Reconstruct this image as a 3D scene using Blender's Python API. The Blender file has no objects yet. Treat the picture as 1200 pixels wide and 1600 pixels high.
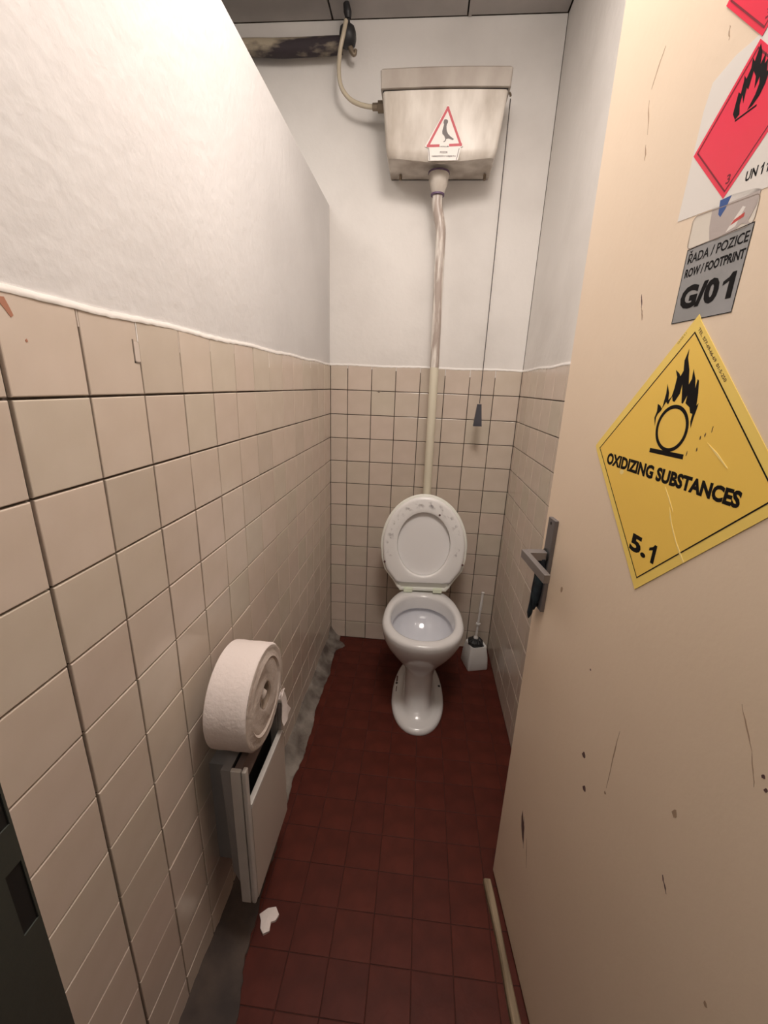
import bpy, math, random
from mathutils import Vector, Matrix
random.seed(7)
T = 0.11            # one wall tile module in metres; all coordinates below are in tile units
FZ = -11.9          # floor level (tile units, 0 = first joint below the top tile row)
CZ = 11.87          # ceiling
W = 7.77            # cubicle width
C = bpy.context.scene.collection
def P(x, y, z): return Vector((x*T, y*T, (z-FZ)*T))

# ---------------------------------------------------------------- camera
F, PI_, YA, RO = 646.32, 0.2981, -0.0825, -0.0379
cp, sp, cy, sy, cr, sr = math.cos(PI_), math.sin(PI_), math.cos(YA), math.sin(YA), math.cos(RO), math.sin(RO)
f = Vector((sy*cp, cy*cp, -sp)); r = Vector((cy, -sy, 0)); d = f.cross(r)
r2 = cr*r + sr*d; d2 = -sr*r + cr*d
cam = bpy.data.cameras.new('camera'); cam.sensor_fit = 'HORIZONTAL'; cam.sensor_width = 36
cam.lens = 36*F/1200; cam.clip_start = 0.02
co = bpy.data.objects.new('camera', cam); C.objects.link(co)
m = Matrix(((r2.x, -d2.x, -f.x), (r2.y, -d2.y, -f.y), (r2.z, -d2.z, -f.z))).to_4x4()
m.translation = P(3.9218, -17.8168, 0.2585)
co.matrix_world = m
bpy.context.scene.camera = co

# ---------------------------------------------------------------- light and exposure
w = bpy.data.worlds.new('world'); bpy.context.scene.world = w; w.use_nodes = True
w.node_tree.nodes['Background'].inputs[0].default_value = (1, .9, .8, 1)
w.node_tree.nodes['Background'].inputs[1].default_value = 0.0
def area(name, loc, sx, sy_, power, col):
    l = bpy.data.lights.new(name, 'AREA'); l.shape = 'RECTANGLE'; l.size = sx; l.size_y = sy_
    l.energy = power; l.color = col
    o = bpy.data.objects.new(name, l); C.objects.link(o); o.location = loc
    return o
area('ceiling_light', P(4.7, -11.8, 11.3), .45, .45, 13, (1, .905, .83))
l = bpy.data.lights.new('upper_fill', 'POINT'); l.energy = 13; l.color = (1, .905, .83); l.shadow_soft_size = .11   # unseen fill added below the ceiling light to brighten the upper walls
o = bpy.data.objects.new('upper_fill', l); C.objects.link(o); o.location = P(4.7, -11.8, 10.6)
area('corridor_fill', P(2.8, -23.5, 11.3), 1.0, .5, 7, (1, .90, .80))  # unseen light added in the corridor to lift back wall, cistern and lid
area('side_fill', P(-4.2, -10.0, 11.4), .6, 1.2, 8, (1, .92, .84))  # unseen light added beyond the left partition to brighten the upper zone
vs = bpy.context.scene.view_settings
vs.view_transform = 'Standard'; vs.look = 'None'; vs.exposure = 0.10; vs.gamma = 1; vs.use_curve_mapping = False

# ---------------------------------------------------------------- materials
MATS = {}
def mat(name, col, rough=.6, metal=0, col2=None, nscale=6, bump=0, bscale=60, stretch=None, rnd=None, coat=0, spec=.5, trans=0, lo=.35, hi=.65, alpha=1):
    mm = bpy.data.materials.new(name); mm.use_nodes = True; MATS[name] = mm
    nt = mm.node_tree; N = nt.nodes; L = nt.links; b = N['Principled BSDF']
    b.inputs['Roughness'].default_value = rough; b.inputs['Metallic'].default_value = metal
    b.inputs['Specular IOR Level'].default_value = spec
    b.inputs['Coat Weight'].default_value = coat; b.inputs['Coat Roughness'].default_value = .05
    b.inputs['Transmission Weight'].default_value = trans
    b.inputs['Alpha'].default_value = alpha
    b.inputs['Base Color'].default_value = (*col, 1)
    tc = N.new('ShaderNodeTexCoord'); mp = N.new('ShaderNodeMapping')
    L.new(tc.outputs['Object'], mp.inputs[0])
    if stretch: mp.inputs['Scale'].default_value = stretch
    last = None
    if col2:
        n = N.new('ShaderNodeTexNoise'); n.inputs['Scale'].default_value = nscale; n.inputs['Detail'].default_value = 6
        L.new(mp.outputs[0], n.inputs['Vector'])
        rp = N.new('ShaderNodeValToRGB'); rp.color_ramp.elements[0].position = lo; rp.color_ramp.elements[1].position = hi
        rp.color_ramp.elements[0].color = (*col2, 1); rp.color_ramp.elements[1].color = (*col, 1)
        L.new(n.outputs[0], rp.inputs[0]); last = rp.outputs[0]
    if rnd:
        oi = N.new('ShaderNodeObjectInfo'); r3 = N.new('ShaderNodeValToRGB')
        e = r3.color_ramp.elements; e[0].color = (*rnd[0], 1); e[1].color = (*rnd[-1], 1)
        for i, c_ in enumerate(rnd[1:-1]):
            k = e.new((i+1)/(len(rnd)-1)); k.color = (*c_, 1)
        L.new(oi.outputs['Random'], r3.inputs[0])
        if last:
            mx = N.new('ShaderNodeMix'); mx.data_type = 'RGBA'; mx.blend_type = 'MULTIPLY'; mx.inputs[0].default_value = 1
            L.new(r3.outputs[0], mx.inputs[6]); L.new(last, mx.inputs[7]); last = mx.outputs[2]
        else: last = r3.outputs[0]
    if last: L.new(last, b.inputs['Base Color'])
    if bump:
        n2 = N.new('ShaderNodeTexNoise'); n2.inputs['Scale'].default_value = bscale; n2.inputs['Detail'].default_value = 5
        L.new(mp.outputs[0], n2.inputs['Vector'])
        bp = N.new('ShaderNodeBump'); bp.inputs['Strength'].default_value = bump; bp.inputs['Distance'].default_value = .004
        L.new(n2.outputs[0], bp.inputs['Height']); L.new(bp.outputs[0], b.inputs['Normal'])
    return mm
mat('wall tile', (1, 1, 1), .17, col2=(.93, .92, .90), nscale=9, rnd=[(.64, .555, .47), (.67, .565, .485), (.62, .55, .46), (.66, .555, .48), (.59, .51, .43)], bump=.05, bscale=18)
mat('corridor paint', (.10, .10, .09), .8)
mat('patch plaster', (.62, .54, .48), .5)
mat('grout', (.13, .10, .08), .9, col2=(.06, .045, .035), nscale=30, bump=.4)
mat('plaster', (.68, .665, .66), .75, col2=(.62, .605, .60), nscale=3, bump=.45, bscale=45)
mat('plaster back', (.77, .74, .71), .8, col2=(.68, .65, .62), nscale=3, bump=.3, bscale=40, lo=.3, hi=.55)
mat('plaster ledge', (.86, .83, .80), .5, bump=.3, bscale=50)
mat('ceiling panel', (.46, .43, .41), .85, col2=(.38, .355, .34), nscale=5, bump=.2)
mat('dark gap', (.05, .045, .04), .9)
mat('floor tile', (1, 1, 1), .5, spec=.2, col2=(.72, .7, .68), nscale=14, rnd=[(.088, .017, .010), (.098, .020, .012), (.082, .016, .010), (.092, .018, .011)], bump=.15, bscale=60)
mat('floor grout', (.055, .014, .009), .9, col2=(.035, .011, .008), nscale=30)
mat('dark cement', (.085, .060, .048), .85, col2=(.038, .028, .025), nscale=10, bump=.8, bscale=30)  # darker tone for the near stretch of the fillet
mat('cement', (.26, .23, .20), .85, col2=(.085, .065, .055), nscale=14, bump=.8, bscale=30)
mat('porcelain', (.68, .67, .67), .22, col2=(.68, .66, .65), nscale=5, coat=.4, lo=.25, hi=.5)
mat('bowl glaze', (.66, .67, .72), .08, coat=.4)
mat('seat plastic', (.90, .89, .89), .25)
mat('lid plastic', (.87, .88, .82), .25)
mat('hinge plastic', (.72, .78, .62), .3)
mat('white plastic', (.76, .75, .73), .35, col2=(.70, .68, .66), nscale=10)
mat('dispenser shell', (.60, .57, .54), .4, col2=(.50, .47, .44), nscale=8)
mat('dispenser panel', (.56, .50, .44), .4, col2=(.52, .46, .41), nscale=4)
mat('dispenser inner', (.16, .12, .11), .6)
mat('mount grey', (.26, .25, .25), .6)
mat('black', (.008, .008, .008), .6)
mat('cistern paint', (.67, .62, .56), .35, col2=(.42, .365, .31), nscale=14, stretch=(1, 1, .35), bump=.12, bscale=30)
mat('cistern lid paint', (.44, .395, .35), .5, col2=(.29, .245, .21), nscale=7, stretch=(1, 1, .5), bump=.15, bscale=30)
mat('pipe paint', (.76, .71, .65), .35, col2=(.40, .33, .29), nscale=48, stretch=(1, 1, .13), lo=.43, hi=.56)
mat('pipe cream', (.70, .65, .52), .35)
mat('purple glue', (.12, .07, .14), .5)
mat('old pipe', (.04, .03, .035), .8, col2=(.40, .34, .25), nscale=13, stretch=(.5, 1, 1.6), lo=.42, hi=.55, bump=.6)
mat('clear hose', (.52, .45, .34), .25, spec=.6)
mat('brass', (.23, .18, .13), .45, metal=.5)
mat('rubber', (.02, .02, .022), .5)
mat('pull grey', (.06, .06, .075), .45)
mat('cord', (.10, .085, .08), .8)
mat('door paint', (.83, .68, .53), .42, col2=(.79, .64, .49), nscale=2.5, bump=.06, bscale=90, lo=.3, hi=.6)
mat('door edge', (.36, .27, .18), .7, col2=(.2, .14, .09), nscale=12, stretch=(4, 4, .4))
mat('scuff', (.12, .065, .06), .8)
mat('scuff light', (.40, .28, .19), .8)
mat('frame paint', (.045, .05, .043), .45, bump=.1)
mat('aluminium', (.30, .28, .28), .38, metal=.75)
mat('steel dark', (.20, .185, .19), .45, metal=.6)
mat('navy cloth', (.008, .010, .018), .85, col2=(.02, .04, .055), nscale=30, bump=.5)
mat('yellow vinyl', (.98, .68, .13), .38, col2=(.94, .61, .11), nscale=1.5, lo=.3, hi=.7)
mat('yellow rim', (.95, .70, .17), .38)
mat('yellow crease', (.95, .75, .30), .4)
mat('ink', (.006, .005, .006), .6, spec=.15)
mat('ink brown', (.10, .05, .02), .6)
mat('ink red', (.20, .005, .02), .5)
mat('red vinyl', (.88, .03, .095), .32, col2=(.82, .04, .075), nscale=6)
mat('white vinyl', (.78, .74, .70), .35)
mat('grey vinyl', (.33, .33, .34), .45, col2=(.28, .28, .28), nscale=8)
mat('tape', (.72, .66, .58), .15, spec=.8)
mat('tape line', (.30, .24, .2), .5)
mat('foil', (.50, .44, .42), .3, metal=.3)
mat('blue print', (.03, .09, .30), .4)
mat('red print', (.55, .06, .05), .4)
mat('sign red', (.50, .07, .09), .5)
mat('sign grey', (.16, .14, .14), .6)
mat('sign white', (.74, .70, .66), .45)
mat('tissue', (.74, .66, .63), .9, bump=.3, bscale=120)
mat('tissue side', (.56, .48, .43), .95, bump=.5, bscale=90)
mat('tissue core', (.30, .23, .18), .9)
mat('wood lath', (.34, .26, .17), .7, col2=(.18, .13, .08), nscale=10, stretch=(6, .5, 6))
mat('rust smear', (.42, .19, .12), .7)
mat('stain', (.20, .16, .13), .7)
# stained ring on the seat underside
sm = mat('seat stained', (.90, .89, .88), .25)
nt = sm.node_tree; N = nt.nodes; L = nt.links
uvx = N.new('ShaderNodeTexCoord'); nn = N.new('ShaderNodeTexNoise'); nn.inputs['Scale'].default_value = 38; nn.inputs['Detail'].default_value = 4
L.new(uvx.outputs['Object'], nn.inputs['Vector'])
at = N.new('ShaderNodeAttribute'); at.attribute_name = 'stain'
mu = N.new('ShaderNodeMath'); mu.operation = 'MULTIPLY'
rp = N.new('ShaderNodeValToRGB'); rp.color_ramp.elements[0].position = .52; rp.color_ramp.elements[1].position = .72
L.new(nn.outputs[0], rp.inputs[0]); L.new(rp.outputs[0], mu.inputs[0]); L.new(at.outputs['Fac'], mu.inputs[1])
mx = N.new('ShaderNodeMix'); mx.data_type = 'RGBA'
mx.inputs[6].default_value = (.90, .89, .88, 1); mx.inputs[7].default_value = (.10, .07, .08, 1)
L.new(mu.outputs[0], mx.inputs[0]); L.new(mx.outputs[2], N['Principled BSDF'].inputs['Base Color'])

# ---------------------------------------------------------------- helpers
ORG = {}
def mk(name, vs_, fs, m_, parent=None, org=None, smooth=False, mats=None, fm=None):
    """vs_: world coordinates in tile units"""
    vw = [P(*v) for v in vs_]
    if parent is not None: o0 = ORG[parent.name]
    elif org is not None: o0 = P(*org)
    else:
        o0 = Vector((sum(v.x for v in vw)/len(vw), sum(v.y for v in vw)/len(vw), min(v.z for v in vw)))
    me = bpy.data.meshes.new(name); me.from_pydata([tuple(v-o0) for v in vw], [], fs); me.validate()
    for q in (mats or [m_]): me.materials.append(MATS[q])
    if fm:
        for i, p in enumerate(me.polygons): p.material_index = fm[i]
    if smooth:
        for p in me.polygons: p.use_smooth = True
        me.set_sharp_from_angle(angle=math.radians(48))
    o = bpy.data.objects.new(name, me); C.objects.link(o)
    ORG[o.name] = o0
    if parent is not None: o.parent = parent
    else: o.location = o0
    return o
def tag(o, label=None, cat=None, group=None, kind=None):
    if label: o['label'] = label
    if cat: o['category'] = cat
    if group: o['group'] = group
    if kind: o['kind'] = kind
    return o
def thing(name, label, cat, org):
    o = bpy.data.objects.new(name, None); C.objects.link(o); o.location = P(*org); ORG[o.name] = P(*org)
    o.empty_display_size = .05
    return tag(o, label, cat)
def box(x0, x1, y0, y1, z0, z1):
    v = [(x0,y0,z0),(x1,y0,z0),(x1,y1,z0),(x0,y1,z0),(x0,y0,z1),(x1,y0,z1),(x1,y1,z1),(x0,y1,z1)]
    return v, [(0,3,2,1),(4,5,6,7),(0,1,5,4),(1,2,6,5),(2,3,7,6),(3,0,4,7)]
def join(*vf):
    V, Fc = [], []
    for v, q in vf:
        n = len(V); V += v; Fc += [tuple(i+n for i in t) for t in q]
    return V, Fc
def bevel(o, wd, seg=2):
    b = o.modifiers.new('bevel', 'BEVEL'); b.width = wd*T; b.segments = seg; b.limit_method = 'ANGLE'; b.angle_limit = .6
    for p in o.data.polygons: p.use_smooth = True
    try:
        b.harden_normals = True
    except Exception: pass
    return o
def loft(rings, cap0=True, cap1=True, closed=True):
    n = len(rings[0]); V = [p for q in rings for p in q]; Fc = []
    for i in range(len(rings)-1):
        for j in range(n if closed else n-1):
            a = i*n+j; b = i*n+(j+1) % n
            Fc.append((a, b, b+n, a+n))
    if cap0: Fc.append(tuple(range(n))[::-1])
    if cap1: Fc.append(tuple(range((len(rings)-1)*n, len(rings)*n)))
    return V, Fc
def tube(pts, rad, n=14, cap=True, sub=6):
    pts = [Vector(p) for p in pts]
    if not hasattr(rad, '__len__'): rad = [rad]*len(pts)
    if sub > 1 and len(pts) > 2:      # Catmull-Rom
        Q, R_ = [], []
        for i in range(len(pts)-1):
            p0 = pts[max(i-1, 0)]; p1 = pts[i]; p2 = pts[i+1]; p3 = pts[min(i+2, len(pts)-1)]
            for k in range(sub):
                t = k/sub
                Q.append(.5*((2*p1)+(p2-p0)*t+(2*p0-5*p1+4*p2-p3)*t*t+(-p0+3*p1-3*p2+p3)*t**3)); R_.append(rad[i]*(1-t)+rad[i+1]*t)
        Q.append(pts[-1]); R_.append(rad[-1]); pts, rad = Q, R_
    rings = []; up = None
    for i, p in enumerate(pts):
        t = (pts[min(i+1, len(pts)-1)]-pts[max(i-1, 0)]).normalized()
        if up is None: up = Vector((0, 0, 1)) if abs(t.z) < .9 else Vector((1, 0, 0))
        a = t.cross(up).normalized(); b = a.cross(t).normalized(); up = b
        rings.append([tuple(p+rad[i]*(math.cos(q)*a+math.sin(q)*b)) for q in [2*math.pi*k/n for k in range(n)]])
    return loft(rings, cap, cap)
def lathe(prof, cx, cy_, n=24, axis='z'):
    rings = []
    for rr, h in prof:
        ring = []
        for k in range(n):
            q = 2*math.pi*k/n; c_, s_ = rr*math.cos(q), rr*math.sin(q)
            ring.append((cx+c_, cy_+s_, h) if axis == 'z' else (h, cx+c_, cy_+s_))
        rings.append(ring)
    return loft(rings)

# ---------------------------------------------------------------- structure: walls, floor, ceiling
YN = -15.65          # near end of the tiled cubicle
wall_back = mk('wall_back', *box(-9, 8.6, .05, 1.0, FZ-.3, CZ+.6), 'grout', org=(3.9, .05, FZ)); tag(wall_back, kind='structure')
mk('plaster', *box(-9, W, .02, .06, 1.0, CZ), 'plaster back', wall_back)
wall_left = mk('wall_left', *box(-.95, -.05, YN, .05, FZ-.2, 6.45), 'grout', org=(-.5, -7.5, FZ)); tag(wall_left, kind='structure')
v, q = box(-1.0, -.02, YN, .02, .97, 6.6)
o = mk('plaster', v, q, 'plaster', wall_left); bevel(o, .06, 3)
mk('plaster', *box(-1.0, -.95, YN, .02, FZ, .97), 'plaster', wall_left)
wall_right = mk('wall_right', *box(W+.05, W+.85, -27, .05, FZ-.3, CZ+.6), 'grout', org=(W+.4, -12, FZ)); tag(wall_right, kind='structure')
mk('plaster', *box(W+.02, W+.06, -26.9, .02, 1.0, CZ), 'plaster back', wall_right)
ceiling = mk('ceiling', *box(-9, W+.02, -27, .02, CZ+.12, CZ+.6), 'dark gap', org=(0, -12, CZ)); tag(ceiling, kind='structure')
for i in range(4):
    x0 = .10 + 4.48*(i-2)
    x1 = min(x0+4.48, W)
    if i == 3: x0, x1 = 4.58, W
    if i == 0: x0 = -8.9
    for k in range(3):
        y1 = .0 - 8.96*k; y0 = max(y1-8.96, -26.9)
        mk('panel', *box(x0+.035, x1-.035, y0+.03, y1-.03, CZ, CZ+.11), 'ceiling panel', ceiling)
# slender board on the ceiling joint
mk('joint_strip', *box(4.60, 4.70, -8.9, -.02, CZ-.03, CZ+.01), 'ceiling panel', ceiling)
floor = mk('floor', *box(-9, W+.6, -27, .3, FZ-.5, FZ-.012), 'floor grout', org=(3.9, -8, FZ-.4)); tag(floor, kind='structure')
wall_far_left = mk('wall_far_left', *box(-9.6, -9, -27, .3, FZ-.3, CZ+.6), 'corridor paint'); tag(wall_far_left, kind='structure')
wall_corridor = mk('wall_corridor', *box(-9.6, W+.85, -27.6, -27, FZ-.3, CZ+.6), 'corridor paint'); tag(wall_corridor, kind='structure')

# tile meshes ------------------------------------------------------
def tile_mesh(wd, ht, th, ch, name, m_):
    a, b = wd/2, ht/2
    V = [(-a,-b,0),(a,-b,0),(a,b,0),(-a,b,0)]
    V += [(-a,-b,th-ch),(a,-b,th-ch),(a,b,th-ch),(-a,b,th-ch)]
    c2 = ch*.3
    V += [(-a+c2,-b+c2,th-c2),(a-c2,-b+c2,th-c2),(a-c2,b-c2,th-c2),(-a+c2,b-c2,th-c2)]
    V += [(-a+ch,-b+ch,th),(a-ch,-b+ch,th),(a-ch,b-ch,th),(-a+ch,b-ch,th)]
    Fc = []
    for L_ in range(3):
        for k in range(4):
            p, s = L_*4+k, L_*4+(k+1) % 4
            Fc.append((p, s, s+4, p+4))
    Fc.append((12, 13, 14, 15))
    me = bpy.data.meshes.new(name); me.from_pydata([(x*T, y*T, z*T) for x, y, z in V], [], Fc)
    me.materials.append(MATS[m_])
    return me
MC = {}
def put_tile(name, parent, wd, ht, c3, rot, th=.05, ch=.013, m_='wall tile', tilt=.004, js=.003):
    key = (round(wd, 2), round(ht, 2), m_)
    if key not in MC: MC[key] = tile_mesh(wd, ht, th, ch, 'tile_%s' % m_.replace(' ', '_'), m_)
    o = bpy.data.objects.new(name, MC[key]); C.objects.link(o); o.parent = parent
    o.location = P(*c3) - ORG[parent.name]
    rm = rot @ Matrix.Rotation(random.gauss(0, tilt), 3, 'X') @ Matrix.Rotation(random.gauss(0, tilt), 3, 'Y') @ Matrix.Rotation(random.gauss(0, .0015), 3, 'Z')
    o.rotation_euler = rm.to_euler()
    s = 1+random.uniform(-js, js); o.scale = (s, 1+random.uniform(-js, js), 1)
    return o
ROW = [1.0, 0] + [-k for k in range(1, 12)] + [FZ]
RB = Matrix(((1,0,0),(0,0,-1),(0,1,0)))            # local x->+x, y->z, normal -> -y
RL = Matrix(((0,0,1),(1,0,0),(0,1,0)))             # normal +x, local x -> y
RR = Matrix(((0,0,-1),(-1,0,0),(0,1,0)))           # normal -x
J = .028
def seg(cols): return [(cols[i], cols[i+1]) for i in range(len(cols)-1)]
for a, b in seg([0, .727]+[.727+k for k in range(1, 7)]+[W]):
    for z1, z0 in seg(ROW):
        put_tile('tile', wall_back, b-a-J, z1-z0-J, ((a+b)/2, .05, (z0+z1)/2), RB)
ly = [0, -.1] + [-.1-.9985*k for k in range(1, 16)] + [YN]
ly = [0] + [-(14.0846-.9985*k) for k in range(14, -1, -1)] + [-15.083, YN]
for a, b in seg(ly):
    for z1, z0 in seg(ROW):
        wd = a-b-J; yc = (a+b)/2
        if abs(b+14.0846) < .01: wd -= .008; yc += .004
        if abs(a+14.0846) < .01: wd -= .008; yc -= .004
        put_tile('tile', wall_left, wd, z1-z0-J, (-.05, yc, (z0+z1)/2), RL)
ry = [0, -.45] + [-.45-k for k in range(1, 16)]
for a, b in seg(ry):
    for z1, z0 in seg(ROW):
        put_tile('tile', wall_right, a-b-J, z1-z0-J, (W+.05, (a+b)/2, (z0+z1)/2), RR)
# floor tiles, 10 cm
fx = [.50, .78, 1.69, 2.60, 3.51, 4.42, 5.33, 6.24, 7.15, W]
fy = [0, -.22]+[-.22-.911*k for k in range(1, 19)]
for a, b in seg(fx):
    for c0, c1 in seg(fy):
        put_tile('floor_tile', floor, b-a-.016, c0-c1-.016, ((a+b)/2, (c0+c1)/2, FZ-.045), Matrix.Identity(3), .045, .008, 'floor tile', .003)
# painted plaster ledge along the top of the tiles
def ledge(parent, along, a, b, depth=.014):
    n = int(abs(b-a)*10); rings = []
    for i in range(n+1):
        s = a+(b-a)*i/n
        dz = .02*math.sin(s*2.1)+random.uniform(-.012, .012); t = depth*(.9+random.uniform(-.25, .25))
        lo, hi = .945+dz*.7, 1.02+dz*.5
        prof = [(-.06, lo), (t*.6, lo), (t, lo+.02), (t*.8, lo+.04), (0.0, hi), (-.06, hi)]
        ring = []
        for o_, z in prof:
            if along == 'B': ring.append((s, -o_, z))
            elif along == 'L': ring.append((o_, s, z))
            else: ring.append((W-o_, s, z))
        rings.append(ring)
    V, Fc = loft(rings)
    mk('plaster_ledge', V, Fc, 'plaster ledge', parent, smooth=True)
ledge(wall_back, 'B', 0, W); ledge(wall_left, 'L', 0, YN); ledge(wall_right, 'R', 0, -15.4)
# cement fillet at the foot of the left wall
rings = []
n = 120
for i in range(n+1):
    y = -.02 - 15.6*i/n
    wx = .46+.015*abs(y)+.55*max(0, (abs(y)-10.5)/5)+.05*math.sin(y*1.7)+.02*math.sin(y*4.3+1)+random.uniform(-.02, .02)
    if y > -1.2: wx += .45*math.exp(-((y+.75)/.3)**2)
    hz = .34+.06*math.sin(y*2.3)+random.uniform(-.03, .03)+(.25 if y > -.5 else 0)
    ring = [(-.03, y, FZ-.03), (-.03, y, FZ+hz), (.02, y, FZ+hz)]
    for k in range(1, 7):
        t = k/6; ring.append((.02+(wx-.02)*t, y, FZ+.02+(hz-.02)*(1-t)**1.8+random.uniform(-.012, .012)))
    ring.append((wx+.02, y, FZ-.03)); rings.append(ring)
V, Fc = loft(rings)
o = mk('cement_fillet', V, Fc, None, wall_left, smooth=True, mats=['cement', 'dark cement'], fm=[1 if len(q_) < 9 and V[q_[0]][1] < -9.4+.3*math.sin(q_[0]*1.3) else 0 for q_ in Fc]); o['label'] = 'rough grey cement fillet between tiles and floor'
# small flaws on the left wall
def flat(pts, m_, parent, name, plane):
    n = len(pts)
    V = [plane(a, b, 0) for a, b in pts]+[plane(a, b, 1) for a, b in pts]
    Fc = [tuple(range(n, 2*n))]+[(i, (i+1) % n, n+(i+1) % n, n+i) for i in range(n)]
    return mk(name, V, Fc, m_, parent)
LP = lambda a, b, s: (.0+.004*s, a, b)
flat([(-14.02,.90),(-13.93,.91),(-13.90,.84),(-13.87,.76),(-13.90,.74),(-13.96,.82)], 'rust smear', wall_left, 'paint_smear', LP)
flat([(-13.80,.55),(-13.78,.565),(-13.77,.54),(-13.79,.53)], 'rust smear', wall_left, 'paint_smear', LP)
mk('tile_patch', *box(-.01, .004, -12.19, -12.09, .44, .69), 'patch plaster', wall_left)
flat([(-12.215,.42),(-12.19,.42),(-12.19,.72),(-12.215,.72)], 'stain', wall_left, 'crack', LP)
flat([(-12.215,.42),(-12.09,.41),(-12.09,.432),(-12.215,.445)], 'stain', wall_left, 'crack', LP)
random.seed(11)
for a in ly[2:-2]:
    if random.random() < .75:
        mk('joint_filling', *box(-.04, -.004, a-.009, a+.009, random.uniform(.55, .88), .96), 'patch plaster' if random.random() < .5 else 'plaster ledge', wall_left)
for a in [.727+k for k in range(7)]:
    mk('joint_filling', *box(a-.012, a+.012, .002, .04, random.uniform(.62, .85), .96), 'plaster ledge', wall_back)
BP = lambda a, b, s: (a, -.004*s, b)
flat([(2.05+.05*math.cos(t)*random.uniform(.8, 1.3), -.02+.05*math.sin(t)) for t in [k*.7 for k in range(9)]], 'stain', wall_back, 'drill_hole', BP)

# front partition with the steel door frame
wall_front = mk('wall_front', *box(-1, .83, -16.75, YN-.03, FZ-.2, 6.6), 'plaster'); tag(wall_front, kind='structure')
mk('plaster', *box(-9, -1, -16.75, -16.1, FZ-.2, 6.6), 'plaster', wall_front)
fr = mk('trim_1', *box(.80, .95, -16.85, -16.25, FZ, 6.1), 'frame paint', org=(4, -16.2, FZ)); tag(fr, 'dark grey-green steel door frame with latch openings', kind='structure')
def jamb(y0, y1, z0, z1, nm='jamb_plate'): mk(nm, *box(.80, .95, y0, y1, z0, z1), 'frame paint', fr)
YJ = -15.725
for z0, z1 in ((FZ, -4.15), (-3.47, -3.08), (-2.45, 6.1)): jamb(-16.25, YJ, z0, z1)
for z0, z1 in ((-4.15, -3.47), (-3.08, -2.45)):
    jamb(YJ-.02, YJ, z0, z1); jamb(-16.25, YJ-.15, z0, z1)
    mk('latch_dark_fill', *box(.80, .938, YJ-.15, YJ-.02, z0, z1), 'black', fr)  # black block fills the opening, its inner shade put in as colour
mk('jamb_plate', *box(7.15, W, -16.85, -15.75, FZ, 6.1), 'frame paint', fr)
mk('frame_head', *box(.8, W, -16.85, -15.75, 6.15, 6.6), 'frame paint', fr)

# ---------------------------------------------------------------- door
ANG = math.radians(6.2); AX, AY = 6.5, -9.98
dd = Vector((math.sin(ANG), -math.cos(ANG))); nn_ = Vector((-math.cos(ANG), -math.sin(ANG)))
def DP(u, z, off=0):     # millimetres along the door, height, distance in front of the face
    return (AX+dd.x*u/110+nn_.x*off/110, AY+dd.y*u/110+nn_.y*off/110, z/110)
def dbox(u0, u1, z0, z1, o0, o1):
    V = [DP(u0,z0,o0),DP(u1,z0,o0),DP(u1,z0,o1),DP(u0,z0,o1),DP(u0,z1,o0),DP(u1,z1,o0),DP(u1,z1,o1),DP(u0,z1,o1)]
    return V, [(0,3,2,1),(4,5,6,7),(0,1,5,4),(1,2,6,5),(2,3,7,6),(3,0,4,7)]
V, Fc = dbox(-8, 612, FZ*110+11, 668, -40, 0)
V[4], V[7] = DP(-36, 668, -40), DP(-36, 668, 0)
door = mk('door_1', V, Fc, 'door paint', org=(7.1, -15.6, FZ)); tag(door, kind='structure')
bevel(door, .015, 2)
mk('door_bottom_edge', *dbox(-7, 611, FZ*110+7, FZ*110+11.2, -39, -1), 'door edge', door)
DPL = lambda o0, o1: (lambda a, b, s: DP(a, b, o0 if s == 0 else o1))
MARK = DPL(0, .15)
def mark(pts, m_='scuff', name='scuff_mark'): return flat(pts, m_, door, name, MARK)
def blob(u, z, ru, rz, m_='scuff', n=9):
    mark([(u+ru*math.cos(6.283*k/n)*random.uniform(.6, 1.2), z+rz*math.sin(6.283*k/n)*random.uniform(.6, 1.2)) for k in range(n)], m_)
def streak(a, b, w_=1.2, m_='scuff light', n=6):
    L1, L2 = [], []
    dx, dz = b[0]-a[0], b[1]-a[1]; l = math.hypot(dx, dz); px, pz = -dz/l, dx/l
    for k in range(n+1):
        t = k/n; ww = w_*math.sin(math.pi*(.1+.8*t))*random.uniform(.5, 1); j = random.uniform(-.8, .8)
        L1.append((a[0]+dx*t+px*(ww/2+j), a[1]+dz*t+pz*(ww/2+j))); L2.append((a[0]+dx*t+px*(-ww/2+j), a[1]+dz*t+pz*(-ww/2+j)))
    mark(L1+L2[::-1], m_)
blob(272, -570, 5, 7); blob(293, -620, 5, 6)
streak((339.6, -450), (342, -560), 3); blob(342, -569, 2.5, 3, 'scuff light')
mark([(101,-925),(110,-940),(122,-950),(128,-975),(131,-992),(120,-985),(108,-968),(100,-945)], 'scuff')
streak((140, -960), (163, -1020), 4, 'scuff light'); streak((113, -930), (135, -1000), 3, 'scuff')
streak((470, -545), (482, -560), 4, 'scuff')
streak((491, -265), (515, -300), 2); streak((515, -300), (528, -330), 1.5); blob(532, -312, 2, 2.5); blob(538, -322, 2, 2.5)
streak((112, 480), (95, 442), 3); streak((95, 430), (108, 384), 2.5); streak((108, 372), (113, 351), 3); streak((172, 166), (178, 148), 3, 'scuff'); streak((178, 148), (186, 130), 3)
streak((188, 540), (196, 520), 3); streak((240, 420), (244, 405), 2)
blob(96, -345, 5, 7, 'scuff light'); blob(240, -420, 2, 2); blob(460, -455, 4, 6, 'scuff light'); blob(560, -600, 3, 4, 'scuff light')

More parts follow.
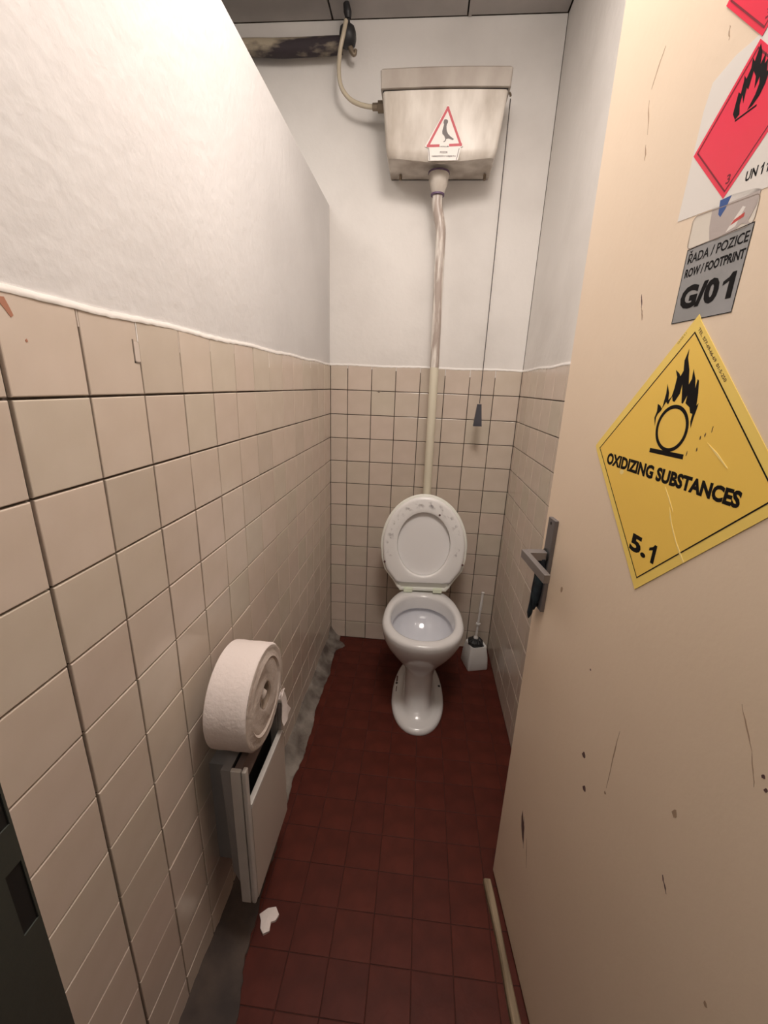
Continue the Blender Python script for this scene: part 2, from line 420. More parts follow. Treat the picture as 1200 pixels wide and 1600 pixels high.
# lever handle on its plate
pl = mk('handle_plate', *dbox(7, 38.5, -430, -222, .05, 8.5), 'steel dark', door); bevel(pl, .012, 2)
pl['label'] = 'long grey metal handle backplate'
mk('screw', *tube([DP(22, -232, 8.4), DP(22, -232, 9.2)], .03, 10, True, 1), 'black', pl)
mk('screw', *tube([DP(22, -421, 8.4), DP(22, -421, 9.2)], .03, 10, True, 1), 'black', pl)
lv = mk('lever_handle', *join(dbox(12, 32, -313, -294, 8.6, 50), dbox(12, 138, -313, -295, 46, 58)), 'aluminium', door)
bevel(lv, .012, 2); lv['label'] = 'square section metal door lever'
mk('spindle_collar', *tube([DP(22, -303, 8.4), DP(22, -303, 11)], .13, 20, True, 1), 'black', door)

# rag knotted round the lever
rag = thing('cloth_rag', 'dark navy twisted cloth strip hanging below the metal door lever', 'rag', DP(15, -320, 18))
a = [DP(28,-309,16), DP(26,-330,15), DP(24,-365,15), DP(22,-400,15), DP(18,-435,15)]
mk('twisted_strip', *tube(a, [.05,.07,.085,.08,.02], 9), 'navy cloth', rag, smooth=True)
a = [DP(14,-312,18), DP(13,-345,17), DP(12,-385,17), DP(9,-420,17), DP(4,-450,16), DP(-1,-468,15)]
mk('loose_end', *tube(a, [.03,.05,.06,.05,.055,.01], 8), 'navy cloth', rag, smooth=True)
mk('knot', *tube([DP(8,-332,19), DP(18,-336,24), DP(30,-332,20)], [.04,.075,.05], 9), 'navy cloth', rag, smooth=True)

# wooden lath on the floor against the door foot
rings = []
for k in range(15):
    t = k/14; y = -10.2-5.2*t; xc = 6.30+.03*math.sin(t*9)+.62*t**1.25; hw = .085+.012*math.sin(t*14+1)
    ring = [(xc-hw, y, FZ+.005), (xc+hw, y, FZ+.005), (xc+hw, y, FZ+.15), (xc+hw-.03, y, FZ+.19), (xc-hw+.03, y, FZ+.19), (xc-hw, y, FZ+.15)]
    rings.append(ring)
tag(mk('wooden_lath', *loft(rings), 'wood lath'), 'thin worn wooden lath lying on the floor along the foot of the open door', 'lath')

# ---------------------------------------------------------------- lettering helper
def text2d(s, bold=0.0):
    cu = bpy.data.curves.new('tmp', 'FONT'); cu.body = s; cu.size = 1; cu.offset = bold; cu.resolution_u = 3; cu.fill_mode = 'FRONT'
    ob = bpy.data.objects.new('tmp', cu); C.objects.link(ob)
    dg = bpy.context.evaluated_depsgraph_get(); dg.update()
    me = bpy.data.meshes.new_from_object(ob.evaluated_get(dg))
    V = [(v.co.x, v.co.y) for v in me.vertices]; Fc = [tuple(p.vertices) for p in me.polygons]
    bpy.data.objects.remove(ob); bpy.data.curves.remove(cu); bpy.data.meshes.remove(me)
    x0, x1 = min(v[0] for v in V), max(v[0] for v in V); y0, y1 = min(v[1] for v in V), max(v[1] for v in V)
    return [((x-x0)/(x1-x0), (y-y0)/(y1-y0)) for x, y in V], Fc
def lettering(s, x0, x1, z0, z1, plane, m_, parent, bold=.02, rot=0, name='lettering'):
    V, Fc = text2d(s, bold); out = []
    c_, s_ = math.cos(rot), math.sin(rot)
    for a, b in V:
        dx, dz = (x1-x0)*a, (z1-z0)*b
        out.append(plane(x0+dx*c_-dz*s_, z0+dx*s_+dz*c_, 1))
    return mk(name, out, Fc, m_, parent)

def figure_one(x0, x1, z0, z1, plane, m_, parent):
    pts = [(.52,0),(1,0),(1,1),(.66,1),(.46,.84),(0,.72),(0,.56),(.52,.68)]
    tess([(x0+(x1-x0)*a, z0+(z1-z0)*b) for a, b in pts], m_, parent, 'lettering', plane)
def tess(pts, m_, parent, name, plane):      # concave outline -> triangles
    from mathutils.geometry import tessellate_polygon
    tri = tessellate_polygon([[Vector((a, b, 0)) for a, b in pts]])
    return mk(name, [plane(a, b, 1) for a, b in pts], [tuple(t) for t in tri], m_, parent)
# yellow oxidizer placard ----------------------------------------
UC, ZC = 300.3, -58.9
pc = thing('hazard_placard', 'large yellow diamond placard reading OXIDIZING SUBSTANCES 5.1 on the open door', 'sign', DP(UC, ZC-175, .3))
def yp(o0, o1): return lambda a, b, s: DP(UC+a, ZC+b, o0 if s == 0 else o1)
H_ = 176.8
flat([(-8, H_-5), (0, H_+3), (7, H_-6), (H_, 0), (1, -H_-1), (-H_+9, -7), (-H_+2, 2), (-H_+9, 10)], 'yellow rim', pc, 'placard_sheet', yp(.3, .9))
flat([(0, 160), (160, 0), (0, -160), (-160, 0)], 'yellow vinyl', pc, 'printed_field', yp(.9, 1.0))
def line(pts, w_, m_, parent, plane0, name='border_line'):
    V, Fc = [], []
    def lift(k):      # each strip a hair above the previous one, so crossings do not flicker
        def pl_(a, b, s):
            p0, p1 = plane0(a, b, 0), plane0(a, b, 1)
            return tuple(p1[j]+(p1[j]-p0[j])*.08*k for j in range(3))
        return pl_
    for i in range(len(pts)-1):
        (ax, az), (bx, bz) = pts[i], pts[i+1]; l = math.hypot(bx-ax, bz-az); ex, ez = (bx-ax)/l*w_/2, (bz-az)/l*w_/2; px, pz = -ez, ex
        n_ = len(V); plane = lift(i)
        V += [plane(ax-ex+px, az-ez+pz, 1), plane(bx+ex+px, bz+ez+pz, 1), plane(bx+ex-px, bz+ez-pz, 1), plane(ax-ex-px, az-ez-pz, 1)]
        Fc.append((n_, n_+1, n_+2, n_+3))
    return mk(name, V, Fc, m_, parent)
line([(0,160),(160,0),(0,-160),(-160,0),(0,160)], 1.6, 'ink', pc, yp(1, 1.1))
FL = [(-34.3,47),(-38.7,58.3),(-36.4,66.9),(-37.9,76.4),(-32.8,74.7),(-27.6,70.5),(-26,89.6),(-27.7,102.1),(-20.8,90.9),(-19,81.8),(-14.4,86.5),(-12.9,96.6),(-12.6,109.8),(-18,118.7),(-10.1,114.1),(-7,110.8),(-3.8,117.2),(-6.4,129),(-2.6,142.3),(-1.1,131.8),(5.9,117.9),(10.7,101),(13.6,107.3),(12.6,118.7),(19.6,107.2),(22.6,96.9),(23.4,107.2),(25.9,105.1),(29.7,90.7),(31.5,77.3),(34.2,80.5),(33.4,72.1),(31.9,63.6),(31.1,50.7),(28.1,59),(28.4,67.6),(24.2,68.4),(21.1,74.7),(12.7,79.2),(12.7,88.3),(8.3,78.4),(5.7,79.4),(-.3,101),(-.7,90.1),(-7,80),(-10.8,80.9),(-13.4,86.5),(-15.9,80.8),(-17.7,76.1),(-22.4,79.4),(-29,67.4),(-33.3,63.5),(-35.3,58.6)]
def tess(pts, m_, parent, name, plane):      # concave outline -> triangles
    from mathutils.geometry import tessellate_polygon
    tri = tessellate_polygon([[Vector((a, b, 0)) for a, b in pts]])
    return mk(name, [plane(a, b, 1) for a, b in pts], [tuple(t) for t in tri], m_, parent)
tess(FL, 'ink', pc, 'flame_symbol', yp(1, 1.1))
V, Fc = [], []
for k in range(48):
    t = 2*math.pi*k/48
    for rr in (29.3, 24.6): V.append(yp(0, 1.12)(-1.5+rr*math.cos(t), 47.5+rr*math.sin(t), 1))
for k in range(48): a, b = 2*k, 2*((k+1) % 48); Fc.append((a, b, b+1, a+1))
mk('ring_symbol', V, Fc, 'ink', pc)
flat([(-33.5, 12.6), (31, 13.6), (30.5, 19.6), (-33.5, 18.4)], 'ink', pc, 'bar_symbol', yp(1, 1.12))
lettering('OXIDIZING SUBSTANCES', -132.5, 124.5, -21.8, -3.2, yp(1, 1.12), 'ink', pc, .05)
lettering('5.', -31, 7, -128.5, -103, yp(1, 1.12), 'ink', pc, .045)
figure_one(11, 25, -128.5, -102.5, yp(1, 1.12), 'ink', pc)
lettering('TEL. 577-69-66-69  01-5-250', 4, 88, 162.5, 166.2, yp(1, 1.12), 'ink brown', pc, .01, -math.pi/4, 'small_print')
lettering('CLASS 5.1', -25, -9, 149, 151.5, yp(1, 1.12), 'ink brown', pc, .0, math.pi/4, 'small_print')
flat([(13,-25),(24,-36),(36,-50),(37,-52),(27,-42),(16,-29)], 'yellow crease', pc, 'crease', yp(1, 1.3))
flat([(29,-47),(40,-66),(54,-84),(75,-104),(72,-104),(62,-95),(46,-77),(34,-60)], 'yellow crease', pc, 'crease', yp(1, 1.3))
flat([(62,38),(80,29),(98.5,15.8),(97,15.5),(79,26.5)], 'yellow crease', pc, 'crease', yp(1, 1.25))
for a, b, r1, r_2 in ((50, 42, 1.0, 3), (56, 46, 1.2, 3), (49, 28, 1.2, 3), (64, 53, .8, 5), (35, 22, .8, 4), (-86, -26, 5, 4)):
    pts = [(a+r1*math.cos(6.283*k/8)*random.uniform(.5, 1.2), b+r_2*math.sin(6.283*k/8)*random.uniform(.5, 1.1)) for k in range(8)]
    flat(pts, 'ink brown' if r1 < 5 else 'yellow crease', pc, 'scratch', yp(1, 1.1))

# grey row label ---------------------------------------------------
gl = thing('position_label', 'grey rectangular label reading ROW/FOOTPRINT G/01 above the yellow diamond placard', 'sign', DP(300, 116, .1))
GP = lambda o0, o1: DPL(o0, o1)
flat([(253.3,116.4),(346.8,116.2),(347.3,199),(253.3,199)], 'grey vinyl', gl, 'label_sheet', GP(0, .35))
line([(253.3,116.4),(346.8,116.2),(347.3,199),(253.3,199),(253.3,116.4)], .9, 'ink', gl, GP(0, .42))
lettering('ŘADA / POZICE', 258, 345, 182.5, 196.5, GP(0, .5), 'ink', gl, .018)
lettering('ROW / FOOTPRINT', 258, 345.5, 167, 177, GP(0, .5), 'ink', gl, .035)
lettering('G/0', 260, 320.5, 130.5, 157, GP(0, .5), 'ink', gl, .05)
figure_one(325, 341, 131, 157, GP(0, .5), 'ink', gl)
# tape with foil remains above it ---------------------------------
tp = thing('clear_tape_patch', 'strip of clear tape with torn silver foil between white label and grey label', 'tape', DP(300, 200, .1))
rr = []
for cx_, cz_, a0 in ((340, 204, -90), (340, 219, 0), (257, 228, 90), (257, 206, 180)):
    for k in range(5): t = math.radians(a0+22.5*k); rr.append((cx_+6*math.cos(t), cz_+6*math.sin(t)))
flat(rr, 'tape', tp, 'tape_sheet', GP(.0, .12))
line(rr+[rr[0]], .8, 'tape line', tp, GP(0, .3), 'tape_edge')
tess([(280,236),(303,238),(336,232),(345,228),(344,215),(338,203),(344,198),(330,203),(318,198),(308,199.5),(300,196),(287,200),(282,214)], 'foil', tp, 'foil_remnant', GP(0, .35))
flat([(290,238),(306,237),(301,226),(296,220),(292,224)], 'blue print', tp, 'printed_patch', GP(.3, .45))
flat([(314,206),(331,209),(331,213),(318,210)], 'red print', tp, 'printed_patch', GP(.3, .45))
flat([(310,201),(322,203),(330,218),(326,220),(316,209)], 'white vinyl', tp, 'printed_patch', GP(.3, .4))
# white sheet with the red flame diamond --------------------------
wl = thing('flammable_label', 'white label with red flame diamond numbered 3 and UN number', 'sign', DP(295, 230, .1))
flat([(220.6,239.7),(300,231),(366,225.5),(366,380),(280,380),(262,381),(232,374),(226,350)], 'white vinyl', wl, 'label_sheet', GP(0, .35))
def diamond(cu_, cz_, parent, o0, bottom=True):
    h = 68.5
    flat([(cu_, cz_+h), (cu_+h, cz_), (cu_, cz_-h), (cu_-h, cz_)], 'red vinyl', parent, 'red_diamond', GP(o0, o0+.15))
    i = 61.5
    line([(cu_, cz_+i), (cu_+i, cz_), (cu_, cz_-i), (cu_-i, cz_), (cu_, cz_+i)], 1.5, 'ink red', parent, GP(0, o0+.25))
    Ff = [(-9.8,7),(-15.1,14.5),(-14.5,24.5),(-13.8,33),(-10.2,29.5),(-9.7,40.5),(-10.8,45.5),(-6.8,40.3),(-3.3,47),(-4.3,56.2),(-.5,51),(2.5,63.5),(7.5,53.5),(8.7,43.3),(13,50.5),(14.5,40.5),(17.5,43),(20,31),(23.5,33.5),(21.8,21),(17.7,13.5),(11,8.5),(5,7.8),(11.5,17.5),(13.5,25),(12,32),(8.3,24),(6.2,35),(1.5,42),(-.5,28),(-3.2,31),(-3.2,17.5),(-7,27),(-8,19),(-5,9.5)]
    Ff = [(a*1.0, b) for a, b in Ff]
    tess([(cu_+a, cz_+b) for a, b in Ff], 'ink', parent, 'flame_symbol', GP(0, o0+.3))
    flat([(cu_-9.5, cz_+5), (cu_+17, cz_+5), (cu_+17, cz_+6.8), (cu_-9.5, cz_+6.8)], 'ink', parent, 'bar_symbol', GP(o0+.1, o0+.3))
    lettering('3', cu_-1.5, cu_+4, cz_-55, cz_-46, GP(0, o0+.3), 'ink red', parent, .02)
diamond(293.8, 306.5, wl, .4)
lettering('UN', 319.9, 334, 243, 252.5, GP(0, .45), 'ink', wl, .03)
figure_one(337.5, 341, 242, 252, GP(0, .45), 'ink', wl)
figure_one(344, 347.5, 241.5, 251.5, GP(0, .45), 'ink', wl)
rl = thing('flame_sticker', 'upper red flame diamond sticker cut off by the top right of the photo', 'sign', DP(295, 376, .1))
diamond(295.5, 444.4, rl, .6)

# ---------------------------------------------------------------- cistern
cs = thing('toilet_cistern', 'dirty cream high-level toilet cistern hung on the back wall', 'cistern', (3.98, -.8, 7.2))
def cring(z, dx, yfr, vz=0, rnd=.12):
    # rectangle in plan with rounded front corners, from the wall to the front
    x0, x1 = 3.98-dx, 3.98+dx; ring = [(x0, .0, z), (x0, -.5, z)]
    for k in range(6): t = math.radians(180+18*k); ring.append((x0+rnd+rnd*math.cos(t), yfr+rnd+rnd*math.sin(t), z))
    for k in range(1, 6): s = k/6; ring.append((x0+rnd+(x1-x0-2*rnd)*s, yfr-.05*math.sin(math.pi*s), z))
    for k in range(6): t = math.radians(270+18*k); ring.append((x1-rnd+rnd*math.cos(t), yfr+rnd+rnd*math.sin(t), z))
    ring += [(x1, -.5, z), (x1, .0, z)]
    return [(x, y, zz-vz*(1-min(1, abs(x-3.98)/dx))) for x, y, zz in ring]
rings = [cring(7.38, 1.66, -1.46, .18, .18), cring(7.32+.04, 1.72, -1.54, .18, .18), cring(7.44, 1.76, -1.60, .17, .16), cring(7.6, 1.79, -1.62, .1), cring(8.4, 1.88, -1.62), cring(9.06, 1.95, -1.62)]
o = mk('cistern_body', *loft(rings), 'cistern paint', cs, smooth=True)
rings = [cring(9.09, 1.97, -1.66, 0, .06), cring(9.10, 2.0, -1.69, 0, .06), cring(9.55, 2.02, -1.70, 0, .06), cring(9.60, 1.98, -1.66, 0, .06)]
o = mk('cistern_lid', *loft(rings), 'cistern lid paint', cs, smooth=False); o['label'] = 'greyer grimy lid band'
mk('lid_seam', *box(2.05, 5.91, -1.6, -.02, 9.05, 9.10), 'black', cs)
mk('inlet_nut', *tube([(1.80, -.75, 9.12), (2.08, -.75, 9.12)], .17, 8, True, 1), 'brass', cs)
mk('lever_arm', *tube([(5.6, -.9, 9.35), (6.02, -.9, 9.36), (6.10, -.9, 9.27)], .035, 8), 'brass', cs)
for x in (2.62, 5.55): mk('drain_stud', *tube([(x, -.4, 7.2), (x, -.4, 7.36)], .05, 8, True, 1), 'brass', cs)
# pigeon warning sticker
st = thing('warning_sticker', 'small red-bordered triangular pigeon warning sticker on the cistern front', 'sticker', (4.05, -1.7, 7.4))
YS = -1.685
def SP(a, b, s): return (a, YS-.003*s, b)     # a, b in tile units
def SP2(l): return lambda a, b, s: (a, YS-.004*l-.003*s, b)
def sxy(px, py): # measured on the sticker itself: sixteenths, converted to tile units on the cistern face
    return (3.515+(px-110)*.00128, 7.625+(1060-py)*.00105)
def S(l): return [sxy(a, b) for a, b in l]
flat(S([(575,70),(1010,1090),(960,1110),(905,1440),(170,1450),(140,1120),(60,1090)]), 'sign white', st, 'sticker_sheet', SP2(0))
line(S([(575,150),(950,1050),(690,1060)]), .07, 'sign red', st, SP2(1), 'red_border')
line(S([(400,1070),(140,1075),(575,150)]), .07, 'sign red', st, SP2(1), 'red_border')
tess(S([(497,440),(520,420),(570,425),(600,460),(595,510),(575,545),(568,600),(580,700),(620,780),(690,850),(750,890),(770,905),(750,935),(700,915),(640,895),(585,905),(570,955),(540,980),(505,975),(550,945),(560,905),(530,830),(480,780),(472,710),(490,620),(505,550),(490,500)]), 'sign grey', st, 'pigeon_symbol', SP2(1))
for s_, x0, x1, y0, y1 in (('HOLUB', 440, 655, 1110, 1075), ('POZOR', 450, 640, 1265, 1210), ('NEBEZPEČÍ V OBJEKTU', 250, 845, 1365, 1305)):
    a, b = sxy(x0, y0), sxy(x1, y1); lettering(s_, a[0], b[0], a[1], b[1], SP2(1), 'sign grey', st, .03)
line(S([(160,1130),(200,1430)]), .02, 'sign grey', st, SP2(1), 'panel_edge'); line(S([(915,1150),(870,1420)]), .02, 'sign grey', st, SP2(1), 'panel_edge')

# ---------------------------------------------------------------- flush pipe
fp = thing('flush_pipe', 'long flush pipe running down the wall from cistern to toilet', 'pipe', (4.2, -.9, FZ+3))
mk('outlet_cone', *lathe([(.24, 7.26), (.34, 7.24), (.35, 7.14), (.30, 6.86), (.22, 6.62), (.2, 6.60)], 3.96, -.85, 20), 'cistern paint', fp, smooth=True)
glue_parent = bpy.data.objects['outlet_cone']
mk('glue_ring', *lathe([(.27, 7.19), (.365, 7.19), (.365, 7.235), (.27, 7.235)], 3.96, -.85, 24), 'purple glue', glue_parent, smooth=True)
mk('glue_ring', *lathe([(.19, 6.565), (.235, 6.565), (.235, 6.615), (.19, 6.615)], 3.96, -.85, 20), 'purple glue', glue_parent, smooth=True)
up_ = [(3.96,-.85,6.65),(3.97,-.85,6.3),(4.04,-.86,5.98),(4.12,-.87,5.7),(4.155,-.88,5.4),(4.17,-.88,4.9),(4.2,-.88,3.5),(4.23,-.88,2.2),(4.255,-.88,.96)]
mk('upper_pipe', *tube(up_, [.17,.175,.185,.18,.18,.175,.17,.17,.17], 16), 'pipe paint', fp, smooth=True)
lo_ = [(4.255,-.88,.96),(4.28,-.88,-2),(4.30,-.88,-5),(4.34,-.85,-7.6),(4.38,-.80,-8.4),(4.4,-.88,-8.75),(4.4,-1.12,-8.85)]
mk('lower_pipe', *tube(lo_, .165, 16), 'pipe cream', fp, smooth=True)
mk('pipe_collar', *tube([(4.4, -1.03, -8.83), (4.4, -1.17, -8.86)], .24, 16, True, 1), 'rubber', fp, smooth=True)

# ---------------------------------------------------------------- pull cord
pc_ = thing('flush_pull', 'dark plastic pull on a thin cord hanging from the cistern side', 'pull cord', (6.05, -.9, -1.25))
mk('pull_cord', *tube([(6.10,-.9,9.2),(6.10,-.9,4),(6.095,-.9,-.3)], .018, 6), 'cord', pc_)
mk('pull_handle', *loft([[(6.09+a*u, -.9+c*v, z) for a, c in ((-1,-1),(1,-1),(1,1),(-1,1))] for z, u, v in ((-.33, .08, .06), (-.40, .085, .06), (-1.10, .155, .09), (-1.17, .165, .09))]), 'pull grey', pc_)

# ---------------------------------------------------------------- supply pipe, valve and hose
wp = thing('water_pipe', 'dark peeling horizontal water pipe under the ceiling with a black valve', 'pipe', (-1, -.4, 10.9))
pts = [(-8.9,-.4,10.95),(-6,-.4,10.93),(-3,-.4,10.97),(-1.5,-.4,10.93),(0,-.4,10.95),(.5,-.4,10.97)]
mk('pipe_run', *tube(pts, [.23,.24,.225,.24,.235,.22], 18, True, 6), 'old pipe', wp, smooth=True)
mk('valve_body', *lathe([(.12,.45),(.25,.5),(.30,.62),(.30,.80),(.24,.92),(.12,.97)], -.5, 11.12, 20, 'x'), 'rubber', wp, smooth=True)
mk('valve_stem', *tube([(.72,-.5,11.2),(.72,-.72,11.45)], .09, 10, True, 1), 'rubber', wp)
mk('valve_lever', *tube([(.76,-.72,11.42),(.74,-.74,11.58),(.70,-.76,11.78)], [.09,.13,.10], 10), 'rubber', wp, smooth=True)
mk('valve_outlet', *tube([(.72,-.5,11.0),(.86,-.5,10.72),(.94,-.5,10.66),(.98,-.5,10.78)], [.10,.08,.06,.05], 10), 'brass', wp, smooth=True)
hose = thing('supply_hose', 'clear curved plastic hose between the ceiling pipe valve and the cistern', 'hose', (1, -.6, 9.3))
hp = [(.70,-.78,11.35),(.62,-.80,11.0),(.50,-.75,10.6),(.46,-.72,10.1),(.55,-.7,9.68),(.85,-.7,9.36),(1.25,-.7,9.2),(1.66,-.72,9.13)]
mk('hose_tube', *tube(hp, .07, 12), 'clear hose', hose, smooth=True)
mk('hose_nut', *tube([(1.62,-.73,9.13),(1.8,-.75,9.12)], .11, 8, True, 1), 'brass', hose)

# ---------------------------------------------------------------- toilet
tl = thing('toilet', 'white porcelain toilet bowl with seat and lid raised', 'toilet', (4.41, -3.8, FZ))
def egg(z, hw, fr_, bk, cy_=-3.9, n=2.15, cx=4.41, N_=56, zt=0):
    ring = []
    for k in range(N_):
        t = 2*math.pi*k/N_; c_, s_ = math.cos(t), math.sin(t)
        x = cx+hw*math.copysign(abs(c_)**(2/n), c_)
        y = cy_+(bk-cy_)*abs(s_)**(2/n) if s_ > 0 else cy_-(cy_-fr_)*abs(s_)**(2/n)
        ring.append((x, y, z))
    return ring
outer = [egg(FZ+.0, 1.03, -5.72, -1.3), egg(FZ+.08, 1.04, -5.74, -1.3), egg(FZ+.17, 1.0, -5.68, -1.35), egg(FZ+.215, .92, -5.58, -1.4), egg(FZ+.25, .76, -5.40, -1.45), egg(FZ+.33, .64, -5.22, -1.5),
         egg(-11.4, .585, -5.02, -1.5, n=2.4), egg(-11.0, .55, -4.84, -1.5, n=2.5), egg(-10.5, .54, -4.74, -1.45, n=2.5), egg(-10.15, .58, -4.72, -1.4, n=2.4), egg(-9.9, .70, -4.82, -1.35, n=2.3), egg(-9.65, .90, -5.00, -1.3),
         egg(-9.35, 1.14, -5.22, -1.25), egg(-9.05, 1.34, -5.42, -1.2), egg(-8.75, 1.475, -5.57, -1.2), egg(-8.5, 1.525, -5.64, -1.18), egg(-8.34, 1.54, -5.66, -1.18), egg(-8.25, 1.52, -5.64, -1.2), egg(-8.2, 1.46, -5.58, -1.26)]
inner = [egg(-8.185, 1.38, -5.47, -1.6, -3.8), egg(-8.19, 1.30, -5.33, -1.9, -3.75), egg(-8.23, 1.245, -5.25, -2.0, -3.7), egg(-8.32, 1.215, -5.2, -2.05, -3.7), egg(-8.78, 1.205, -5.17, -2.06, -3.7)]
V, Fc = loft(outer+inner, True, False)
bowl = mk('bowl', V, Fc, 'porcelain', tl, smooth=True)
inn = [egg(-8.76, 1.205, -5.17, -2.06, -3.7), egg(-8.77, 1.30, -5.26, -1.93, -3.7), egg(-8.9, 1.31, -5.27, -1.93, -3.7), egg(-9.15, 1.24, -5.18, -2.05, -3.7), egg(-9.45, 1.05, -4.98, -2.35, -3.7), egg(-9.7, .80, -4.7, -2.7, -3.7), egg(-9.85, .55, -4.45, -3.0, -3.75), egg(-9.92, .30, -4.2, -3.3, -3.75), egg(-9.94, .05, -3.9, -3.6, -3.75)]
mk('bowl_interior', *loft(inn, False, True), 'bowl glaze', tl, smooth=True)
for x, y in ((3.53, -3.3), (5.29, -3.25)):
    mk('bolt_hole', *tube([(x, y, FZ+.20), (x, y, FZ+.235)], .05, 10, True, 1), 'black', tl)
mk('grime_patch', *box(3.50, 3.56, -3.2, -2.85, FZ+.20, FZ+.228), 'scuff', tl)
mk('grime_patch', *box(3.52, 3.57, -3.8, -3.5, FZ+.20, FZ+.228), 'scuff', tl)
# raised seat and lid: local (X across, H up the lid, D towards the viewer)
BX, BYY, BZ = 4.375, -1.72, -8.10
tiltx = -.165/4.1; lean = math.atan2(.42, 4.1)
def LD(X, H, D):
    x = BX+X*math.cos(tiltx)+H*math.sin(tiltx)
    hh = H*math.cos(tiltx)-X*math.sin(tiltx)
    return (x, BYY+hh*math.sin(lean)-D*math.cos(lean), BZ+hh*math.cos(lean)+D*math.sin(lean))
PROF = [(0, 1.0), (.08, 1.08), (.38, 1.24), (.69, 1.47), (.92, 1.64), (1.39, 1.76), (1.93, 1.80)]
def hwf(H, top=4.17):
    if H >= 1.93: return 1.8*math.sqrt(max(0, 1-((H-1.93)/(top-1.93))**2))
    for i in range(len(PROF)-1):
        (a, p_), (b, q_) = PROF[i], PROF[i+1]
        if a <= H <= b: return p_+(q_-p_)*(H-a)/(b-a)
    return 0
def outline(N_=72, H0=0., bottom_cut=0.):
    # radial outline around (0, 2.06)
    pts = []
    for k in range(N_):
        t = 2*math.pi*k/N_; c_, s_ = math.cos(t), math.sin(t); lo_r, hi_r = 0, 4
        for _ in range(30):
            mr = (lo_r+hi_r)/2; X, H = mr*c_, 2.06+mr*s_
            if H0+bottom_cut <= H <= 4.17 and abs(X) <= hwf(H): lo_r = mr
            else: hi_r = mr
        pts.append((lo_r*c_, 2.06+lo_r*s_))
    return pts
def inset(pts, dlt):
    return [((x)*(1-dlt/math.hypot(x, h-2.06)), 2.06+(h-2.06)*(1-dlt/math.hypot(x, h-2.06))) for x, h in pts]
out = outline()
prof = [(.0, -.02), (.0, .06), (.03, .09), (.12, .10), (.16, .04)]
rings = [[LD(x, h, D) for x, h in inset(out, dl)] for dl, D in [(.10, -.16), (.03, -.13)]+prof]
V, Fc = loft(rings, True, True)
mk('lid', V, Fc, 'lid plastic', tl, smooth=False)
so = outline(bottom_cut=.30)
hole = [(1.09*math.cos(2*math.pi*k/72), 2.06+1.37*math.sin(2*math.pi*k/72)) for k in range(72)]
def mixr(a, b, t): return [(p[0]*(1-t)+q_[0]*t, p[1]*(1-t)+q_[1]*t) for p, q_ in zip(a, b)]
si = inset(so, .10)
prs = [(si, .06), (si, .17), (mixr(si, hole, .06), .22), (mixr(si, hole, .2), .235), (mixr(si, hole, .45), .245), (mixr(si, hole, .7), .255), (mixr(si, hole, .9), .25), (mixr(si, hole, .97), .235), (hole, .19), (hole, .06)]
rings = [[LD(x, h, D) for x, h in pts] for pts, D in prs]
V, Fc = loft(rings, False, False)
seat = mk('seat', V, Fc, 'seat stained', tl, smooth=True)
at = seat.data.attributes.new('stain', 'FLOAT', 'POINT')
for i in range(len(V)):
    rg, k = divmod(i, 72); t = 2*math.pi*k/72
    side = 1.0 if rg in (4,) else (.1 if rg in (3, 5) else 0)
    ang = math.degrees(t) % 360
    on = 1 if (15 < ang < 165 or ang > 340 or 165 <= ang < 200) else 0
    at.data[i].value = side*on
mk('seat_recess', *loft([[LD(x*.99, 2.06+(h-2.06)*.99, D) for x, h in hole] for D in (.03, .065)]), 'seat plastic', tl)
for X in (-.62, .62):
    hb = [LD(X+a, b, c) for a, b, c in ((-.19,-.06,-.05),(.19,-.06,-.05),(.19,.16,-.05),(-.19,.16,-.05),(-.19,-.06,.16),(.19,-.06,.16),(.19,.12,.16),(-.19,.12,.16))]
    h_ = mk('hinge', hb, [(0,3,2,1),(4,5,6,7),(0,1,5,4),(1,2,6,5),(2,3,7,6),(3,0,4,7)], 'hinge plastic', tl); bevel(h_, .02, 2)
mk('hinge_bar', *tube([LD(-1.0, .03, .02), LD(1.0, .03, .02)], .055, 10, True, 1), 'hinge plastic', tl)
for X, H in ((.62, 3.35), (-1.62, 1.3), (1.62, 1.25)):
    mk('rubber_buffer', *tube([LD(X, H, .20), LD(X, H, .262)], .045, 10, True, 1), 'scuff', seat)

# ---------------------------------------------------------------- toilet brush
tb = thing('toilet_brush', 'white toilet brush standing in a square white holder in the back corner', 'toilet brush', (6.95, -1.3, FZ))
def sq(z, h, rnd, rot=.27, cx=6.97, cy_=-1.27):
    ring = []
    for i, (sx, sy_) in enumerate(((1,1),(-1,1),(-1,-1),(1,-1))):
        for k in range(4):
            t = math.radians(90*i+30*k); x, y = sx*(h-rnd)+rnd*math.cos(t), sy_*(h-rnd)+rnd*math.sin(t)
            ring.append((cx+x*math.cos(rot)-y*math.sin(rot), cy_+x*math.sin(rot)+y*math.cos(rot), z))
    return ring
mk('holder', *loft([sq(FZ, .46, .06), sq(FZ+.06, .48, .08), sq(FZ+.6, .45, .1), sq(FZ+1.05, .39, .12), sq(FZ+1.12, .37, .12), sq(FZ+1.1, .30, .12), sq(FZ+.5, .28, .12)]), 'white plastic', tb, smooth=True)
V, Fc = lathe([(.10, FZ+.9), (.27, FZ+.98), (.335, FZ+1.12), (.33, FZ+1.26), (.22, FZ+1.36), (.10, FZ+1.38)], 6.93, -1.27, 28)
V = [(x+random.uniform(-.02, .02), y+random.uniform(-.02, .02), z+random.uniform(-.02, .02)) for x, y, z in V]
mk('bristles', V, Fc, 'rubber', tb)
a0, a1 = Vector((6.93, -1.27, FZ+1.36)), Vector((7.02, -1.22, -8.25))
def al(t): return tuple(a0+(a1-a0)*t)
